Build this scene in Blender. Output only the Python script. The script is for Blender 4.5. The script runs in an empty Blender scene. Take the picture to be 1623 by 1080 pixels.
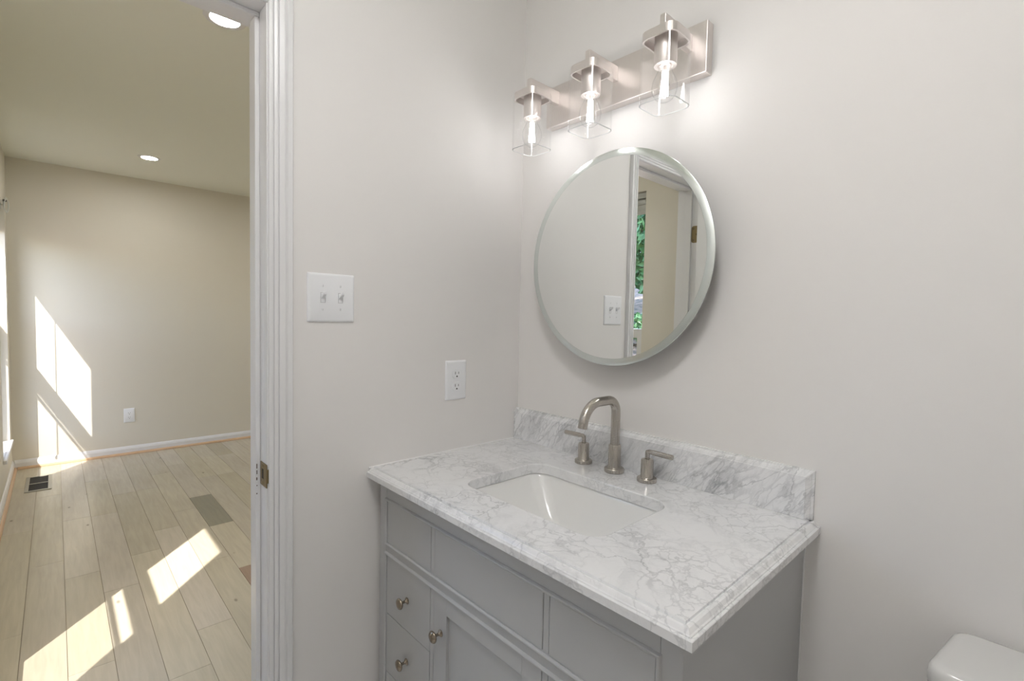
import bpy, bmesh, math, random
from mathutils import Vector, Matrix
PI = math.pi
random.seed(7)
S = bpy.context.scene
COL = S.collection

# ------------------------------------------------------------------ camera
CAM = Vector((1.2502, -1.1844, 1.2874))
YAW, PIT, ROL, FPX = 2.3915, -0.0466, 0.0218, 777.52
F = Vector((math.cos(YAW)*math.cos(PIT), math.sin(YAW)*math.cos(PIT), math.sin(PIT)))
R0 = F.cross(Vector((0, 0, 1))).normalized()
U0 = R0.cross(F)
Rr = R0*math.cos(ROL) + U0*math.sin(ROL)
Ur = U0*math.cos(ROL) - R0*math.sin(ROL)
cd = bpy.data.cameras.new('camera')
cam = bpy.data.objects.new('camera', cd)
COL.objects.link(cam)
cd.sensor_fit = 'HORIZONTAL'
cd.sensor_width = 36.0
cd.lens = 36.0*FPX/1623.0
cd.clip_start = 0.02
cd.clip_end = 200
M = Matrix((Rr, Ur, -F)).transposed().to_4x4()
M.translation = CAM
cam.matrix_world = M
S.camera = cam

# ------------------------------------------------------------------ light and exposure
EXPO = 1.10
FILAMENT = 23.0         # vanity bulbs
DOWNLIGHT = 124.0          # bedroom recessed lights
BATH_FILL = 14.6         # unseen dome added as bathroom fill
SUN_W = 6.0
SKY_W = 0.66
S.view_settings.view_transform = 'Standard'
S.view_settings.look = 'None'
S.view_settings.gamma = 1
S.view_settings.use_curve_mapping = False
S.view_settings.exposure = EXPO
SUN_DIR = Vector((-1, 0.85, -1.58)).normalized()
w = bpy.data.worlds.new('sky')
S.world = w
w.use_nodes = True
nt = w.node_tree
bg = nt.nodes['Background']
sky = nt.nodes.new('ShaderNodeTexSky')
sky.sky_type = 'NISHITA'
sky.sun_disc = False
sky.sun_elevation = math.asin(-SUN_DIR.z)
sky.sun_rotation = math.atan2(-SUN_DIR.x, -SUN_DIR.y)
nt.links.new(sky.outputs[0], bg.inputs[0])
bg.inputs[1].default_value = SKY_W
sl = bpy.data.lights.new('sun', 'SUN')
sl.energy = SUN_W
sl.angle = math.radians(0.53)
sl.color = (1.0, 0.96, 0.9)
so = bpy.data.objects.new('sun', sl)
COL.objects.link(so)
so.rotation_euler = SUN_DIR.to_track_quat('-Z', 'Y').to_euler()
so.location = (6, -8, 9)
S.cycles.max_bounces = 10
S.cycles.diffuse_bounces = 6
S.cycles.glossy_bounces = 5
S.cycles.transparent_max_bounces = 24
S.cycles.transmission_bounces = 8
S.cycles.sample_clamp_indirect = 6.0
S.cycles.caustics_reflective = False
S.cycles.caustics_refractive = False
S.cycles.use_denoising = True

# ------------------------------------------------------------------ materials
def mat(name, color=(.8, .8, .8), rough=.5, metal=0.0, spec=.5, coat=0.0):
    m = bpy.data.materials.new(name)
    m.use_nodes = True
    b = m.node_tree.nodes['Principled BSDF']
    b.inputs['Base Color'].default_value = (*color, 1)
    b.inputs['Roughness'].default_value = rough
    b.inputs['Metallic'].default_value = metal
    b.inputs['Specular IOR Level'].default_value = spec
    b.inputs['Coat Weight'].default_value = coat
    return m

def N(m, t, **kw):
    n = m.node_tree.nodes.new(t)
    for k, v in kw.items():
        setattr(n, k, v)
    return n

def L(m, a, b):
    m.node_tree.links.new(a, b)

def bsdf(m):
    return m.node_tree.nodes['Principled BSDF']

def add_noise_bump(m, scale, strength, dist=.001, stretch=None, detail=3):
    tc = N(m, 'ShaderNodeTexCoord')
    mp = N(m, 'ShaderNodeMapping')
    if stretch:
        mp.inputs['Scale'].default_value = stretch
    ns = N(m, 'ShaderNodeTexNoise')
    ns.inputs['Scale'].default_value = scale
    ns.inputs['Detail'].default_value = detail
    bp = N(m, 'ShaderNodeBump')
    bp.inputs['Strength'].default_value = strength
    bp.inputs['Distance'].default_value = dist
    L(m, tc.outputs['Object'], mp.inputs[0])
    L(m, mp.outputs[0], ns.inputs['Vector'])
    L(m, ns.outputs[0], bp.inputs['Height'])
    L(m, bp.outputs[0], bsdf(m).inputs['Normal'])
    return ns

def paint(name, color, rough=.55):
    m = mat(name, color, rough, spec=.35)
    add_noise_bump(m, 260, .12, .0006)
    return m

paint_bath = paint('warm_white_wall_paint', (.80, .782, .765))
paint_bed = paint('bedroom_lit_wall_paint', (.725, .69, .605))  # the bedroom's warmer light is mixed into this wall colour
paint_ceil = paint('ceiling_paint', (.82, .83, .74), .8)
trim_white = mat('white_trim_enamel', (.78, .78, .785), .3)
leaf_white = mat('door_enamel', (.78, .78, .77), .35)
plastic_white = mat('white_plastic', (.86, .87, .89), .3)
slot_dark = mat('dark_slot', (.03, .03, .03), .6)
slot_grey = mat('grey_recess', (.5, .5, .51), .6)
cab_grey = mat('grey_cabinet_paint', (.47, .475, .48), .42)
add_noise_bump(cab_grey, 120, .05, .0006)
porcelain = mat('white_porcelain', (.84, .84, .83), .14, coat=.15)
toilet_china_dim = mat('toilet_china_dim', (.70, .70, .69), .1, coat=.4)  # porcelain copy kept darker; the corner's falling light is in its colour
silicone = mat('white_caulk', (.85, .85, .84), .4)
shoe_wood = mat('pale_pine_shoe', (.62, .42, .26), .5)
brass = mat('aged_brass', (.25, .20, .11), .35, 1.0)
knobmetal = mat('satin_knob_metal', (.34, .29, .23), .25, 1.0)
black_mat = mat('hole_shade_black', (.02, .018, .015), .8)  # black that stands for the shade inside openings
register_mat = mat('register_metal', (.42, .40, .34), .45, .6)
blind_mat = mat('blind_fabric', (.50, .51, .48), .8)
cord_mat = mat('blind_cord', (.75, .75, .7), .7)
screen_frame = mat('screen_frame', (.12, .12, .11), .5)
tile_mat = mat('bath_floor_tile', (.78, .77, .75), .35)
brick_mat = mat('exterior_brick', (.42, .20, .14), .85)
bark = mat('bark', (.16, .11, .08), .9)
backing = mat('mirror_backing', (.25, .25, .25), .6)

def brushed(name, color, rough, stretch, scale=60):
    m = mat(name, color, rough, 1.0)
    tc = N(m, 'ShaderNodeTexCoord')
    mp = N(m, 'ShaderNodeMapping')
    mp.inputs['Scale'].default_value = stretch
    ns = N(m, 'ShaderNodeTexNoise')
    ns.inputs['Scale'].default_value = scale
    ns.inputs['Detail'].default_value = 2
    mr = N(m, 'ShaderNodeMapRange')
    mr.inputs['To Min'].default_value = rough*.75
    mr.inputs['To Max'].default_value = rough*1.35
    L(m, tc.outputs['Object'], mp.inputs[0])
    L(m, mp.outputs[0], ns.inputs['Vector'])
    L(m, ns.outputs[0], mr.inputs[0])
    L(m, mr.outputs[0], bsdf(m).inputs['Roughness'])
    bp = N(m, 'ShaderNodeBump')
    bp.inputs['Strength'].default_value = .12
    bp.inputs['Distance'].default_value = .0003
    L(m, ns.outputs[0], bp.inputs['Height'])
    L(m, bp.outputs[0], bsdf(m).inputs['Normal'])
    return m

nickel_v = brushed('brushed_nickel_vertical', (.74, .695, .67), .44, (12, 12, .6))
nickel = brushed('brushed_nickel', (.74, .695, .67), .4, (1, 1, 14), 90)
faucet_metal = brushed('faucet_brushed_nickel', (.50, .47, .43), .24, (1, 1, 14), 90)
faucet_metal_v = brushed('faucet_brushed_nickel_vertical', (.50, .47, .43), .27, (14, 14, .6))

# marble
def make_marble(name, strong, axis_scale=(1, 1, 1), rot=(.3, .5, .6), cloud_amt=.24):
    m = mat(name, (.8, .8, .8), .16, coat=.15)
    tc = N(m, 'ShaderNodeTexCoord')
    mp = N(m, 'ShaderNodeMapping')
    mp.inputs['Scale'].default_value = axis_scale
    mp0 = N(m, 'ShaderNodeMapping')
    mp0.inputs['Rotation'].default_value = rot
    L(m, tc.outputs['Object'], mp0.inputs[0])
    L(m, mp0.outputs[0], mp.inputs[0])
    warp = N(m, 'ShaderNodeTexNoise')
    warp.inputs['Scale'].default_value = 5
    warp.inputs['Detail'].default_value = 6
    warp.inputs['Roughness'].default_value = .6
    L(m, mp.outputs[0], warp.inputs['Vector'])
    sub = N(m, 'ShaderNodeVectorMath', operation='SUBTRACT')
    sub.inputs[1].default_value = (.5, .5, .5)
    L(m, warp.outputs['Color'], sub.inputs[0])
    sc = N(m, 'ShaderNodeVectorMath', operation='SCALE')
    sc.inputs['Scale'].default_value = .22
    L(m, sub.outputs[0], sc.inputs[0])
    ad = N(m, 'ShaderNodeVectorMath', operation='ADD')
    L(m, mp.outputs[0], ad.inputs[0])
    L(m, sc.outputs[0], ad.inputs[1])
    outs = []
    for scale, width, mscale, mlo, mhi, amt in ((13, .055, 5, .36, .64, .40), (27, .085, 8, .38, .62, .28), (7, .022, 3, .38, .62, .46)):
        v = N(m, 'ShaderNodeTexVoronoi', feature='DISTANCE_TO_EDGE')
        v.inputs['Scale'].default_value = scale
        L(m, ad.outputs[0], v.inputs['Vector'])
        r = N(m, 'ShaderNodeMapRange', interpolation_type='SMOOTHSTEP')
        r.inputs['From Min'].default_value = 0
        r.inputs['From Max'].default_value = width*strong
        r.inputs['To Min'].default_value = 1
        r.inputs['To Max'].default_value = 0
        L(m, v.outputs['Distance'], r.inputs[0])
        k = N(m, 'ShaderNodeTexNoise')
        k.inputs['Scale'].default_value = mscale
        k.inputs['Detail'].default_value = 4
        L(m, mp.outputs[0], k.inputs['Vector'])
        kr = N(m, 'ShaderNodeMapRange', interpolation_type='SMOOTHSTEP')
        kr.inputs['From Min'].default_value = mlo
        kr.inputs['From Max'].default_value = mhi
        kr.inputs['To Max'].default_value = amt
        L(m, k.outputs[0], kr.inputs[0])
        mu = N(m, 'ShaderNodeMath', operation='MULTIPLY')
        L(m, r.outputs[0], mu.inputs[0])
        L(m, kr.outputs[0], mu.inputs[1])
        outs.append(mu.outputs[0])
    a = N(m, 'ShaderNodeMath', operation='MAXIMUM')
    L(m, outs[0], a.inputs[0]); L(m, outs[1], a.inputs[1])
    b = N(m, 'ShaderNodeMath', operation='MAXIMUM')
    L(m, a.outputs[0], b.inputs[0]); L(m, outs[2], b.inputs[1])
    cloud = N(m, 'ShaderNodeTexNoise')
    cloud.inputs['Scale'].default_value = 11
    cloud.inputs['Detail'].default_value = 7
    cloud.inputs['Roughness'].default_value = .65
    cloud.inputs['Distortion'].default_value = .8
    L(m, ad.outputs[0], cloud.inputs['Vector'])
    cr = N(m, 'ShaderNodeMapRange', interpolation_type='SMOOTHSTEP')
    cr.inputs['From Min'].default_value = .45
    cr.inputs['From Max'].default_value = .75
    cr.inputs['To Max'].default_value = cloud_amt
    L(m, cloud.outputs[0], cr.inputs[0])
    tot = N(m, 'ShaderNodeMath', operation='ADD', use_clamp=True)
    L(m, b.outputs[0], tot.inputs[0]); L(m, cr.outputs[0], tot.inputs[1])
    mix = N(m, 'ShaderNodeMix', data_type='RGBA')
    mix.inputs[6].default_value = (.82, .825, .835, 1)
    mix.inputs[7].default_value = (.27, .28, .30, 1)
    L(m, tot.outputs[0], mix.inputs[0])
    L(m, mix.outputs[2], bsdf(m).inputs['Base Color'])
    return m

marble = make_marble('carrara_marble', 1.0)
marble_up = make_marble('carrara_marble_upstand', 1.3, (2.0, 1, .62), (0, -.62, 0), .52)

def clear_glass(name, edge=(.93, .95, .95), ior=1.25, base=1.0):
    m = bpy.data.materials.new(name)
    m.use_nodes = True
    ns = m.node_tree.nodes
    ns.clear()
    out = ns.new('ShaderNodeOutputMaterial')
    tr = ns.new('ShaderNodeBsdfTransparent')
    gl = ns.new('ShaderNodeBsdfGlossy')
    gl.inputs['Roughness'].default_value = .03
    gl.inputs['Color'].default_value = (1, 1, 1, 1)
    lw = ns.new('ShaderNodeLayerWeight')
    lw.inputs['Blend'].default_value = .35
    mc = ns.new('ShaderNodeMix')
    mc.data_type = 'RGBA'
    mc.inputs[6].default_value = (base, base, base, 1)
    mc.inputs[7].default_value = (*edge, 1)
    m.node_tree.links.new(mc.outputs[2], tr.inputs['Color'])
    mul = ns.new('ShaderNodeMapRange')
    mul.inputs['To Min'].default_value = .03
    mul.inputs['To Max'].default_value = (ior-1)*2.6
    pw = ns.new('ShaderNodeMath')
    pw.operation = 'POWER'
    pw.inputs[1].default_value = 4.0
    m.node_tree.links.new(lw.outputs['Facing'], pw.inputs[0])
    m.node_tree.links.new(pw.outputs[0], mul.inputs[0])
    m.node_tree.links.new(pw.outputs[0], mc.inputs[0])
    mx = ns.new('ShaderNodeMixShader')
    m.node_tree.links.new(mul.outputs[0], mx.inputs[0])
    m.node_tree.links.new(tr.outputs[0], mx.inputs[1])
    m.node_tree.links.new(gl.outputs[0], mx.inputs[2])
    m.node_tree.links.new(mx.outputs[0], out.inputs[0])
    return m

shade_glass = clear_glass('clear_shade_glass', (.84, .85, .86), 1.38, 1.0)
glass_edge = mat('polished_glass_edge', (.80, .81, .81), .15)
bulb_glass = clear_glass('clear_bulb_glass', (.60, .63, .65), 1.38, 1.0)
window_glass = clear_glass('window_glass', (.97, .98, .98), 1.3, .97)

def insect_screen():
    m = bpy.data.materials.new('insect_screen_mesh')
    m.use_nodes = True
    ns = m.node_tree.nodes
    out = ns['Material Output']
    b = ns['Principled BSDF']
    b.inputs['Base Color'].default_value = (.08, .08, .08, 1)
    tr = ns.new('ShaderNodeBsdfTransparent')
    mx = ns.new('ShaderNodeMixShader')
    mx.inputs[0].default_value = .35
    m.node_tree.links.new(tr.outputs[0], mx.inputs[1])
    m.node_tree.links.new(b.outputs[0], mx.inputs[2])
    m.node_tree.links.new(mx.outputs[0], out.inputs[0])
    return m
screen_mat = insect_screen()

def emit(name, color, strength):
    m = bpy.data.materials.new(name)
    m.use_nodes = True
    b = m.node_tree.nodes['Principled BSDF']
    b.inputs['Base Color'].default_value = (0, 0, 0, 1)
    b.inputs['Emission Color'].default_value = (*color, 1)
    b.inputs['Emission Strength'].default_value = strength
    return m
filament_mat = emit('glowing_filament', (1, .98, .97), FILAMENT)
lens_mat = emit('downlight_lens', (1, .98, .95), DOWNLIGHT)
bath_fill_mat = emit('bath_fill_diffuser', (1, .985, .99), BATH_FILL)  # glow of the added bathroom fill dome

mirror_mat = mat('mirror_silver', (.90, .915, .905), 0.0, 1.0)
bevel_mat = mat('mirror_bevel', (.76, .81, .79), .2, 1.0)

def make_floor_mat():
    m = mat('whitewashed_oak', (.5, .45, .38), .27, spec=.5)
    at = N(m, 'ShaderNodeAttribute', attribute_name='plank')
    tc = N(m, 'ShaderNodeTexCoord')
    mp = N(m, 'ShaderNodeMapping')
    mp.inputs['Scale'].default_value = (1.2, 14, 1)
    L(m, tc.outputs['Object'], mp.inputs[0])
    ns = N(m, 'ShaderNodeTexNoise')
    ns.inputs['Scale'].default_value = 4
    ns.inputs['Detail'].default_value = 6
    ns.inputs['Distortion'].default_value = .6
    L(m, mp.outputs[0], ns.inputs['Vector'])
    n2 = N(m, 'ShaderNodeTexNoise')
    n2.inputs['Scale'].default_value = 1.6
    n2.inputs['Detail'].default_value = 3
    L(m, tc.outputs['Object'], n2.inputs['Vector'])
    r1 = N(m, 'ShaderNodeMapRange')
    r1.inputs['From Min'].default_value = .3
    r1.inputs['From Max'].default_value = .7
    r1.inputs['To Min'].default_value = .93
    r1.inputs['To Max'].default_value = 1.05
    L(m, ns.outputs[0], r1.inputs[0])
    r2 = N(m, 'ShaderNodeMapRange')
    r2.inputs['From Min'].default_value = .3
    r2.inputs['From Max'].default_value = .7
    r2.inputs['To Min'].default_value = .94
    r2.inputs['To Max'].default_value = 1.05
    L(m, n2.outputs[0], r2.inputs[0])
    # small knots
    vo = N(m, 'ShaderNodeTexVoronoi')
    vo.inputs['Scale'].default_value = 3.2
    mp2 = N(m, 'ShaderNodeMapping')
    mp2.inputs['Scale'].default_value = (1, 2.2, 1)
    L(m, tc.outputs['Object'], mp2.inputs[0])
    L(m, mp2.outputs[0], vo.inputs['Vector'])
    kr = N(m, 'ShaderNodeMapRange', interpolation_type='SMOOTHSTEP')
    kr.inputs['From Min'].default_value = .02
    kr.inputs['From Max'].default_value = .07
    kr.inputs['To Min'].default_value = .55
    kr.inputs['To Max'].default_value = 1
    L(m, vo.outputs['Distance'], kr.inputs[0])
    a = N(m, 'ShaderNodeMath', operation='MULTIPLY')
    L(m, r1.outputs[0], a.inputs[0]); L(m, r2.outputs[0], a.inputs[1])
    b = N(m, 'ShaderNodeMath', operation='MULTIPLY')
    L(m, a.outputs[0], b.inputs[0]); L(m, kr.outputs[0], b.inputs[1])
    vm = N(m, 'ShaderNodeVectorMath', operation='SCALE')
    L(m, at.outputs['Color'], vm.inputs[0])
    L(m, b.outputs[0], vm.inputs['Scale'])
    L(m, vm.outputs[0], bsdf(m).inputs['Base Color'])
    bp = N(m, 'ShaderNodeBump')
    bp.inputs['Strength'].default_value = .15
    bp.inputs['Distance'].default_value = .0008
    L(m, ns.outputs[0], bp.inputs['Height'])
    L(m, bp.outputs[0], bsdf(m).inputs['Normal'])
    return m
floor_mat = make_floor_mat()
seam_mat = mat('plank_seam', (.24, .19, .13), .8)

def two_tone(name, c1, c2, scale, rough=.7, lo=.4, hi=.6):
    m = mat(name, c1, rough)
    tc = N(m, 'ShaderNodeTexCoord')
    ns = N(m, 'ShaderNodeTexNoise')
    ns.inputs['Scale'].default_value = scale
    ns.inputs['Detail'].default_value = 5
    L(m, tc.outputs['Object'], ns.inputs['Vector'])
    r = N(m, 'ShaderNodeMapRange')
    r.inputs['From Min'].default_value = lo
    r.inputs['From Max'].default_value = hi
    L(m, ns.outputs[0], r.inputs[0])
    mx = N(m, 'ShaderNodeMix', data_type='RGBA')
    mx.inputs[6].default_value = (*c1, 1)
    mx.inputs[7].default_value = (*c2, 1)
    L(m, r.outputs[0], mx.inputs[0])
    L(m, mx.outputs[2], bsdf(m).inputs['Base Color'])
    return m
ground_mat = two_tone('leaf_litter_ground', (.42, .30, .24), (.16, .13, .09), 7)
leaves_mat = two_tone('green_leaves', (.07, .17, .045), (.17, .29, .11), 1.2, .5)
leaves_dark = two_tone('deep_green_leaves', (.05, .15, .05), (.12, .25, .09), 1.5, .5)

# ------------------------------------------------------------------ mesh helpers
class MB:
    def __init__(self, mtx=None):
        self.bm = bmesh.new()
        self.mtx = mtx or Matrix.Identity(4)

    def _add(self, tmp, smooth=False, mi=0):
        for f in tmp.faces:
            f.smooth = smooth
            f.material_index = mi
        me = bpy.data.meshes.new('tmp')
        tmp.to_mesh(me)
        tmp.free()
        me.transform(self.mtx)
        self.bm.from_mesh(me)
        bpy.data.meshes.remove(me)
        return self

    def box(self, x0, x1, y0, y1, z0, z1, bev=0, seg=2, mi=0):
        t = bmesh.new()
        vs = [t.verts.new((x, y, z)) for x in (x0, x1) for y in (y0, y1) for z in (z0, z1)]
        for q in ((0, 1, 3, 2), (4, 6, 7, 5), (0, 4, 5, 1), (2, 3, 7, 6), (0, 2, 6, 4), (1, 5, 7, 3)):
            t.faces.new([vs[i] for i in q])
        bmesh.ops.recalc_face_normals(t, faces=t.faces)
        if bev:
            bmesh.ops.bevel(t, geom=t.edges[:], offset=bev, segments=seg, profile=.5, affect='EDGES')
        return self._add(t, False, mi)

    def loft(self, loops, cap0=True, cap1=True, smooth=True, closed=True, mi=0):
        t = bmesh.new()
        vv = [[t.verts.new(p) for p in lp] for lp in loops]
        n = len(loops[0])
        for a, b in zip(vv[:-1], vv[1:]):
            for i in range(n if closed else n-1):
                j = (i+1) % n
                t.faces.new((a[i], a[j], b[j], b[i]))
        if cap0 and closed:
            t.faces.new(vv[0][::-1])
        if cap1 and closed:
            t.faces.new(vv[-1])
        bmesh.ops.recalc_face_normals(t, faces=t.faces)
        return self._add(t, smooth, mi)

    def lathe(self, origin, prof, axis=(0, 0, 1), seg=40, smooth=True, mi=0, caps=True):
        ax = Vector(axis).normalized()
        q = ax.to_track_quat('Z', 'Y').to_matrix()
        o = Vector(origin)
        loops = []
        for r, z in prof:
            loops.append([o + q @ Vector((max(r, 1e-5)*math.cos(2*PI*k/seg), max(r, 1e-5)*math.sin(2*PI*k/seg), z)) for k in range(seg)])
        return self.loft(loops, caps, caps, smooth, True, mi)

    def cyl(self, p0, p1, r, seg=24, r2=None, bev=0, smooth=True, mi=0):
        p0, p1 = Vector(p0), Vector(p1)
        h = (p1-p0).length
        r2 = r if r2 is None else r2
        prof = [(r-bev, 0), (r, bev), (r2, h-bev), (r2-bev, h)] if bev else [(r, 0), (r2, h)]
        return self.lathe(p0, prof, (p1-p0), seg, smooth, mi)

    def tube(self, pts, r, seg=16, smooth=True, mi=0):
        pts = [Vector(p) for p in pts]
        loops = []
        up = None
        for i, p in enumerate(pts):
            d = (pts[min(i+1, len(pts)-1)] - pts[max(i-1, 0)]).normalized()
            if up is None:
                up = d.orthogonal().normalized()
            up = (up - d*up.dot(d)).normalized()
            sd = d.cross(up)
            rr = r[i] if isinstance(r, (list, tuple)) else r
            loops.append([p + up*rr*math.cos(2*PI*k/seg) + sd*rr*math.sin(2*PI*k/seg) for k in range(seg)])
        return self.loft(loops, True, True, smooth, True, mi)

    def plate_hole(self, outer, inner, zt):
        """flat polygon (list of 3d points) with an inner hole, triangulated"""
        t = bmesh.new()
        es = []
        for lp in (outer, inner):
            vs = [t.verts.new(p) for p in lp]
            es += [t.edges.new((vs[i], vs[(i+1) % len(vs)])) for i in range(len(vs))]
        bmesh.ops.triangle_fill(t, edges=es, use_beauty=True, use_dissolve=False)
        return self._add(t)

def world_loc(o):
    v = Vector((0, 0, 0))
    while o is not None:
        v = v + o.location
        o = o.parent
    return v

def auto_smooth(me, ang=40):
    bm = bmesh.new()
    bm.from_mesh(me)
    bmesh.ops.remove_doubles(bm, verts=bm.verts, dist=1e-6)
    c = math.radians(ang)
    for e in bm.edges:
        if len(e.link_faces) == 2:
            e.smooth = e.calc_face_angle(0) < c
    bm.to_mesh(me)
    bm.free()

def obj(name, mb, mats, parent=None, label=None, cat=None, group=None, kind=None, smooth=False, ang=40):
    me = bpy.data.meshes.new(name)
    mb.bm.to_mesh(me)
    mb.bm.free()
    o = bpy.data.objects.new(name, me)
    if not isinstance(mats, (list, tuple)):
        mats = [mats]
    for m_ in mats:
        me.materials.append(m_)
    if smooth:
        for p in me.polygons:
            p.use_smooth = True
    if parent is None:
        co = [v.co for v in me.vertices]
        loc = Vector(((min(v.x for v in co)+max(v.x for v in co))/2, (min(v.y for v in co)+max(v.y for v in co))/2, min(v.z for v in co)))
        o.location = loc
        me.transform(Matrix.Translation(-loc))
    else:
        o.parent = parent
        me.transform(Matrix.Translation(-world_loc(parent)))
    auto_smooth(me, ang)
    COL.objects.link(o)
    tag(o, label, cat, group, kind)
    return o

def tag(o, label=None, cat=None, group=None, kind=None):
    if label: o['label'] = label
    if cat: o['category'] = cat
    if group: o['group'] = group
    if kind: o['kind'] = kind
    return o

def thing(name, label, cat, loc, group=None, kind=None):
    o = bpy.data.objects.new(name, None)
    o.empty_display_size = .05
    o.location = loc
    COL.objects.link(o)
    return tag(o, label, cat, group, kind)

def rrect(x0, x1, y0, y1, r, n=6):
    pts = []
    for cx, cy, a0 in ((x1-r, y1-r, 0), (x0+r, y1-r, PI/2), (x0+r, y0+r, PI), (x1-r, y0+r, 3*PI/2)):
        for k in range(n+1):
            a = a0 + k*PI/2/n
            pts.append((cx+r*math.cos(a), cy+r*math.sin(a)))
    return pts

# ------------------------------------------------------------------ key dimensions
YW = .015            # mirror wall face
Y0 = -1.45           # window wall face
W = 4.213            # bedroom far wall at x=-W
H = .8632            # countertop
CEIL = 2.44
TW = .127            # thickness of the wall with the doorway
DJ0, DJ1 = -.818, -1.422   # door jamb faces
DH = 1.998
XR = 2.25            # bathroom right wall
YB = 2.3             # bedroom far end
WIN = [(-4.035, -3.375), (-1.01, -.35)]
WZ0, WZ1 = .265, 2.045

def struct(name, mb, m, parent=None):
    return obj(name, mb, m, parent, kind='structure' if parent is None else None)

# ------------------------------------------------------------------ room shell
m = MB(); m.box(0, XR+.12, YW, YW+.12, 0, CEIL)
struct('wall_back', m, paint_bath)
# wall with doorway: bathroom face and bedroom face have their own wall colour
m = MB()
for x0, x1, mi in ((-TW/2, 0, 0), (-TW, -TW/2, 1)):
    m.box(x0, x1, DJ0+.018, YW+(.12 if mi == 0 else .12), 0, CEIL, mi=mi)
    m.box(x0, x1, Y0, DJ0+.018, DH+.018, CEIL, mi=mi)
    m.box(x0, x1, Y0, DJ1-.018, 0, DH+.018, mi=mi)
m.box(-TW, 0, YW+.12, YB, 0, CEIL, mi=1)
struct('wall_left', m, [paint_bath, paint_bed])
m = MB(); m.box(-W-.12, -W, Y0-.18, YB+.12, 0, CEIL)
struct('wall_far', m, paint_bed)
m = MB(); m.box(-W, 0, YB, YB+.12, 0, CEIL)
struct('wall_bedroom_end', m, paint_bed)
m = MB(); m.box(XR, XR+.12, Y0, YW, 0, CEIL)
struct('wall_right', m, paint_bath)
# window wall: inner board + brick outside
m = MB()
for y0, y1, mi in ((Y0-.15, Y0, 0), (Y0-.20, Y0-.15, 1)):
    xs = [-W-(.12 if mi else 0), WIN[0][0], WIN[0][1], WIN[1][0], WIN[1][1], -TW/2]
    for a, b in ((xs[0], xs[1]), (xs[2], xs[3]), (xs[4], xs[5])):
        m.box(a, b, y0, y1, 0, CEIL+(.12 if mi else 0), mi=mi)
    for a, b in WIN:
        m.box(a, b, y0, y1, 0, WZ0-.02, mi=mi)
        m.box(a, b, y0, y1, WZ1, CEIL+(.12 if mi else 0), mi=mi)
m.box(-TW/2, XR+.12, Y0-.15, Y0, 0, CEIL, mi=2)
m.box(-TW/2, XR+.12, Y0-.20, Y0-.15, 0, CEIL+.12, mi=1)
struct('wall_window_side', m, [paint_bed, brick_mat, paint_bath])
m = MB(); m.box(-W-.12, -TW/2, Y0-.15, YB+.12, CEIL, CEIL+.12); m.box(-TW/2, XR+.12, Y0-.15, YB+.12, CEIL, CEIL+.12)
struct('ceiling', m, paint_ceil)

# bedroom + doorway floor: planks along x with per plank colour
def build_floor():
    bm = bmesh.new()
    colr = []
    pw, gap, th = .1285, .0008, .012
    ystart = -1.30 - pw
    fixed = {  # row -> joints in x (rows counted from the window wall)
        1: [-3.3, -2.08, -.95], 2: [-3.9, -2.70, -1.835, -1.0], 3: [-3.5, -2.68, -1.578, -.3],
        4: [-3.05, -1.923, -.75], 5: [-3.06, -2.2, -1.0], 6: [-3.4, -2.45, -1.60, -.5],
        7: [-3.6, -2.67, -2.07, -1.43, -.45], 8: [-3.1, -1.75, -.6], 9: [-3.7, -3.1, -2.2, -1.1]}
    row = 0
    y = ystart
    rnd = random.Random(11)
    while y < YB:
        y1 = min(y+pw, YB)
        ya = max(y, Y0)
        js = fixed.get(row)
        if js is None:
            js = []
            x = -W + rnd.uniform(.2, 1.1)
            while x < -.1:
                js.append(x)
                x += rnd.uniform(.5, 1.3)
        xs = [-W] + js + [-.002]
        for a, b in zip(xs[:-1], xs[1:]):
            t = rnd.uniform(-1, 1)
            base = Vector((.525, .47, .365))*(1+.045*t)
            base.z *= 1 + rnd.uniform(-.04, .04)
            u = rnd.random()
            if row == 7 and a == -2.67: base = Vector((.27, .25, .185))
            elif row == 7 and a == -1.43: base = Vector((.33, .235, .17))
            elif row > 5 and u < .12: base = base*.86
            elif row > 3 and u < .3: base = base*.93
            vs = [bm.verts.new(p) for p in ((a+gap, ya+gap, 0), (b-gap, ya+gap, 0), (b-gap, y1-gap, 0), (a+gap, y1-gap, 0))]
            f = bm.faces.new(vs)
            colr.append(tuple(base))
            vb = [bm.verts.new((v.co.x, v.co.y, -th)) for v in vs]
            for i in range(4):
                j = (i+1) % 4
                bm.faces.new((vs[j], vs[i], vb[i], vb[j]))
                colr.append(tuple(base))
        y += pw
        row += 1
    # sub floor under the seams
    for x0, x1, y0, y1 in ((-W, 0, Y0, YB),):
        vs = [bm.verts.new(p) for p in ((x0, y0, -.003), (x1, y0, -.003), (x1, y1, -.003), (x0, y1, -.003))]
        f = bm.faces.new(vs); f.material_index = 1
        colr.append((.1, .1, .1))
        vs2 = [bm.verts.new(p) for p in ((x0, y0, -.05), (x0, y1, -.05), (x1, y1, -.05), (x1, y0, -.05))]
        f = bm.faces.new(vs2); f.material_index = 1
        colr.append((.1, .1, .1))
    me = bpy.data.meshes.new('floor')
    bm.to_mesh(me); bm.free()
    at = me.attributes.new('plank', 'FLOAT_COLOR', 'FACE')
    for i, c in enumerate(colr):
        at.data[i].color = (*c, 1)
    me.materials.append(floor_mat); me.materials.append(seam_mat)
    o = bpy.data.objects.new('floor', me)
    COL.objects.link(o)
    o['kind'] = 'structure'
build_floor()
m = MB(); m.box(0, XR, Y0, YW, -.05, -.0005)
struct('floor', m, tile_mat)

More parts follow.
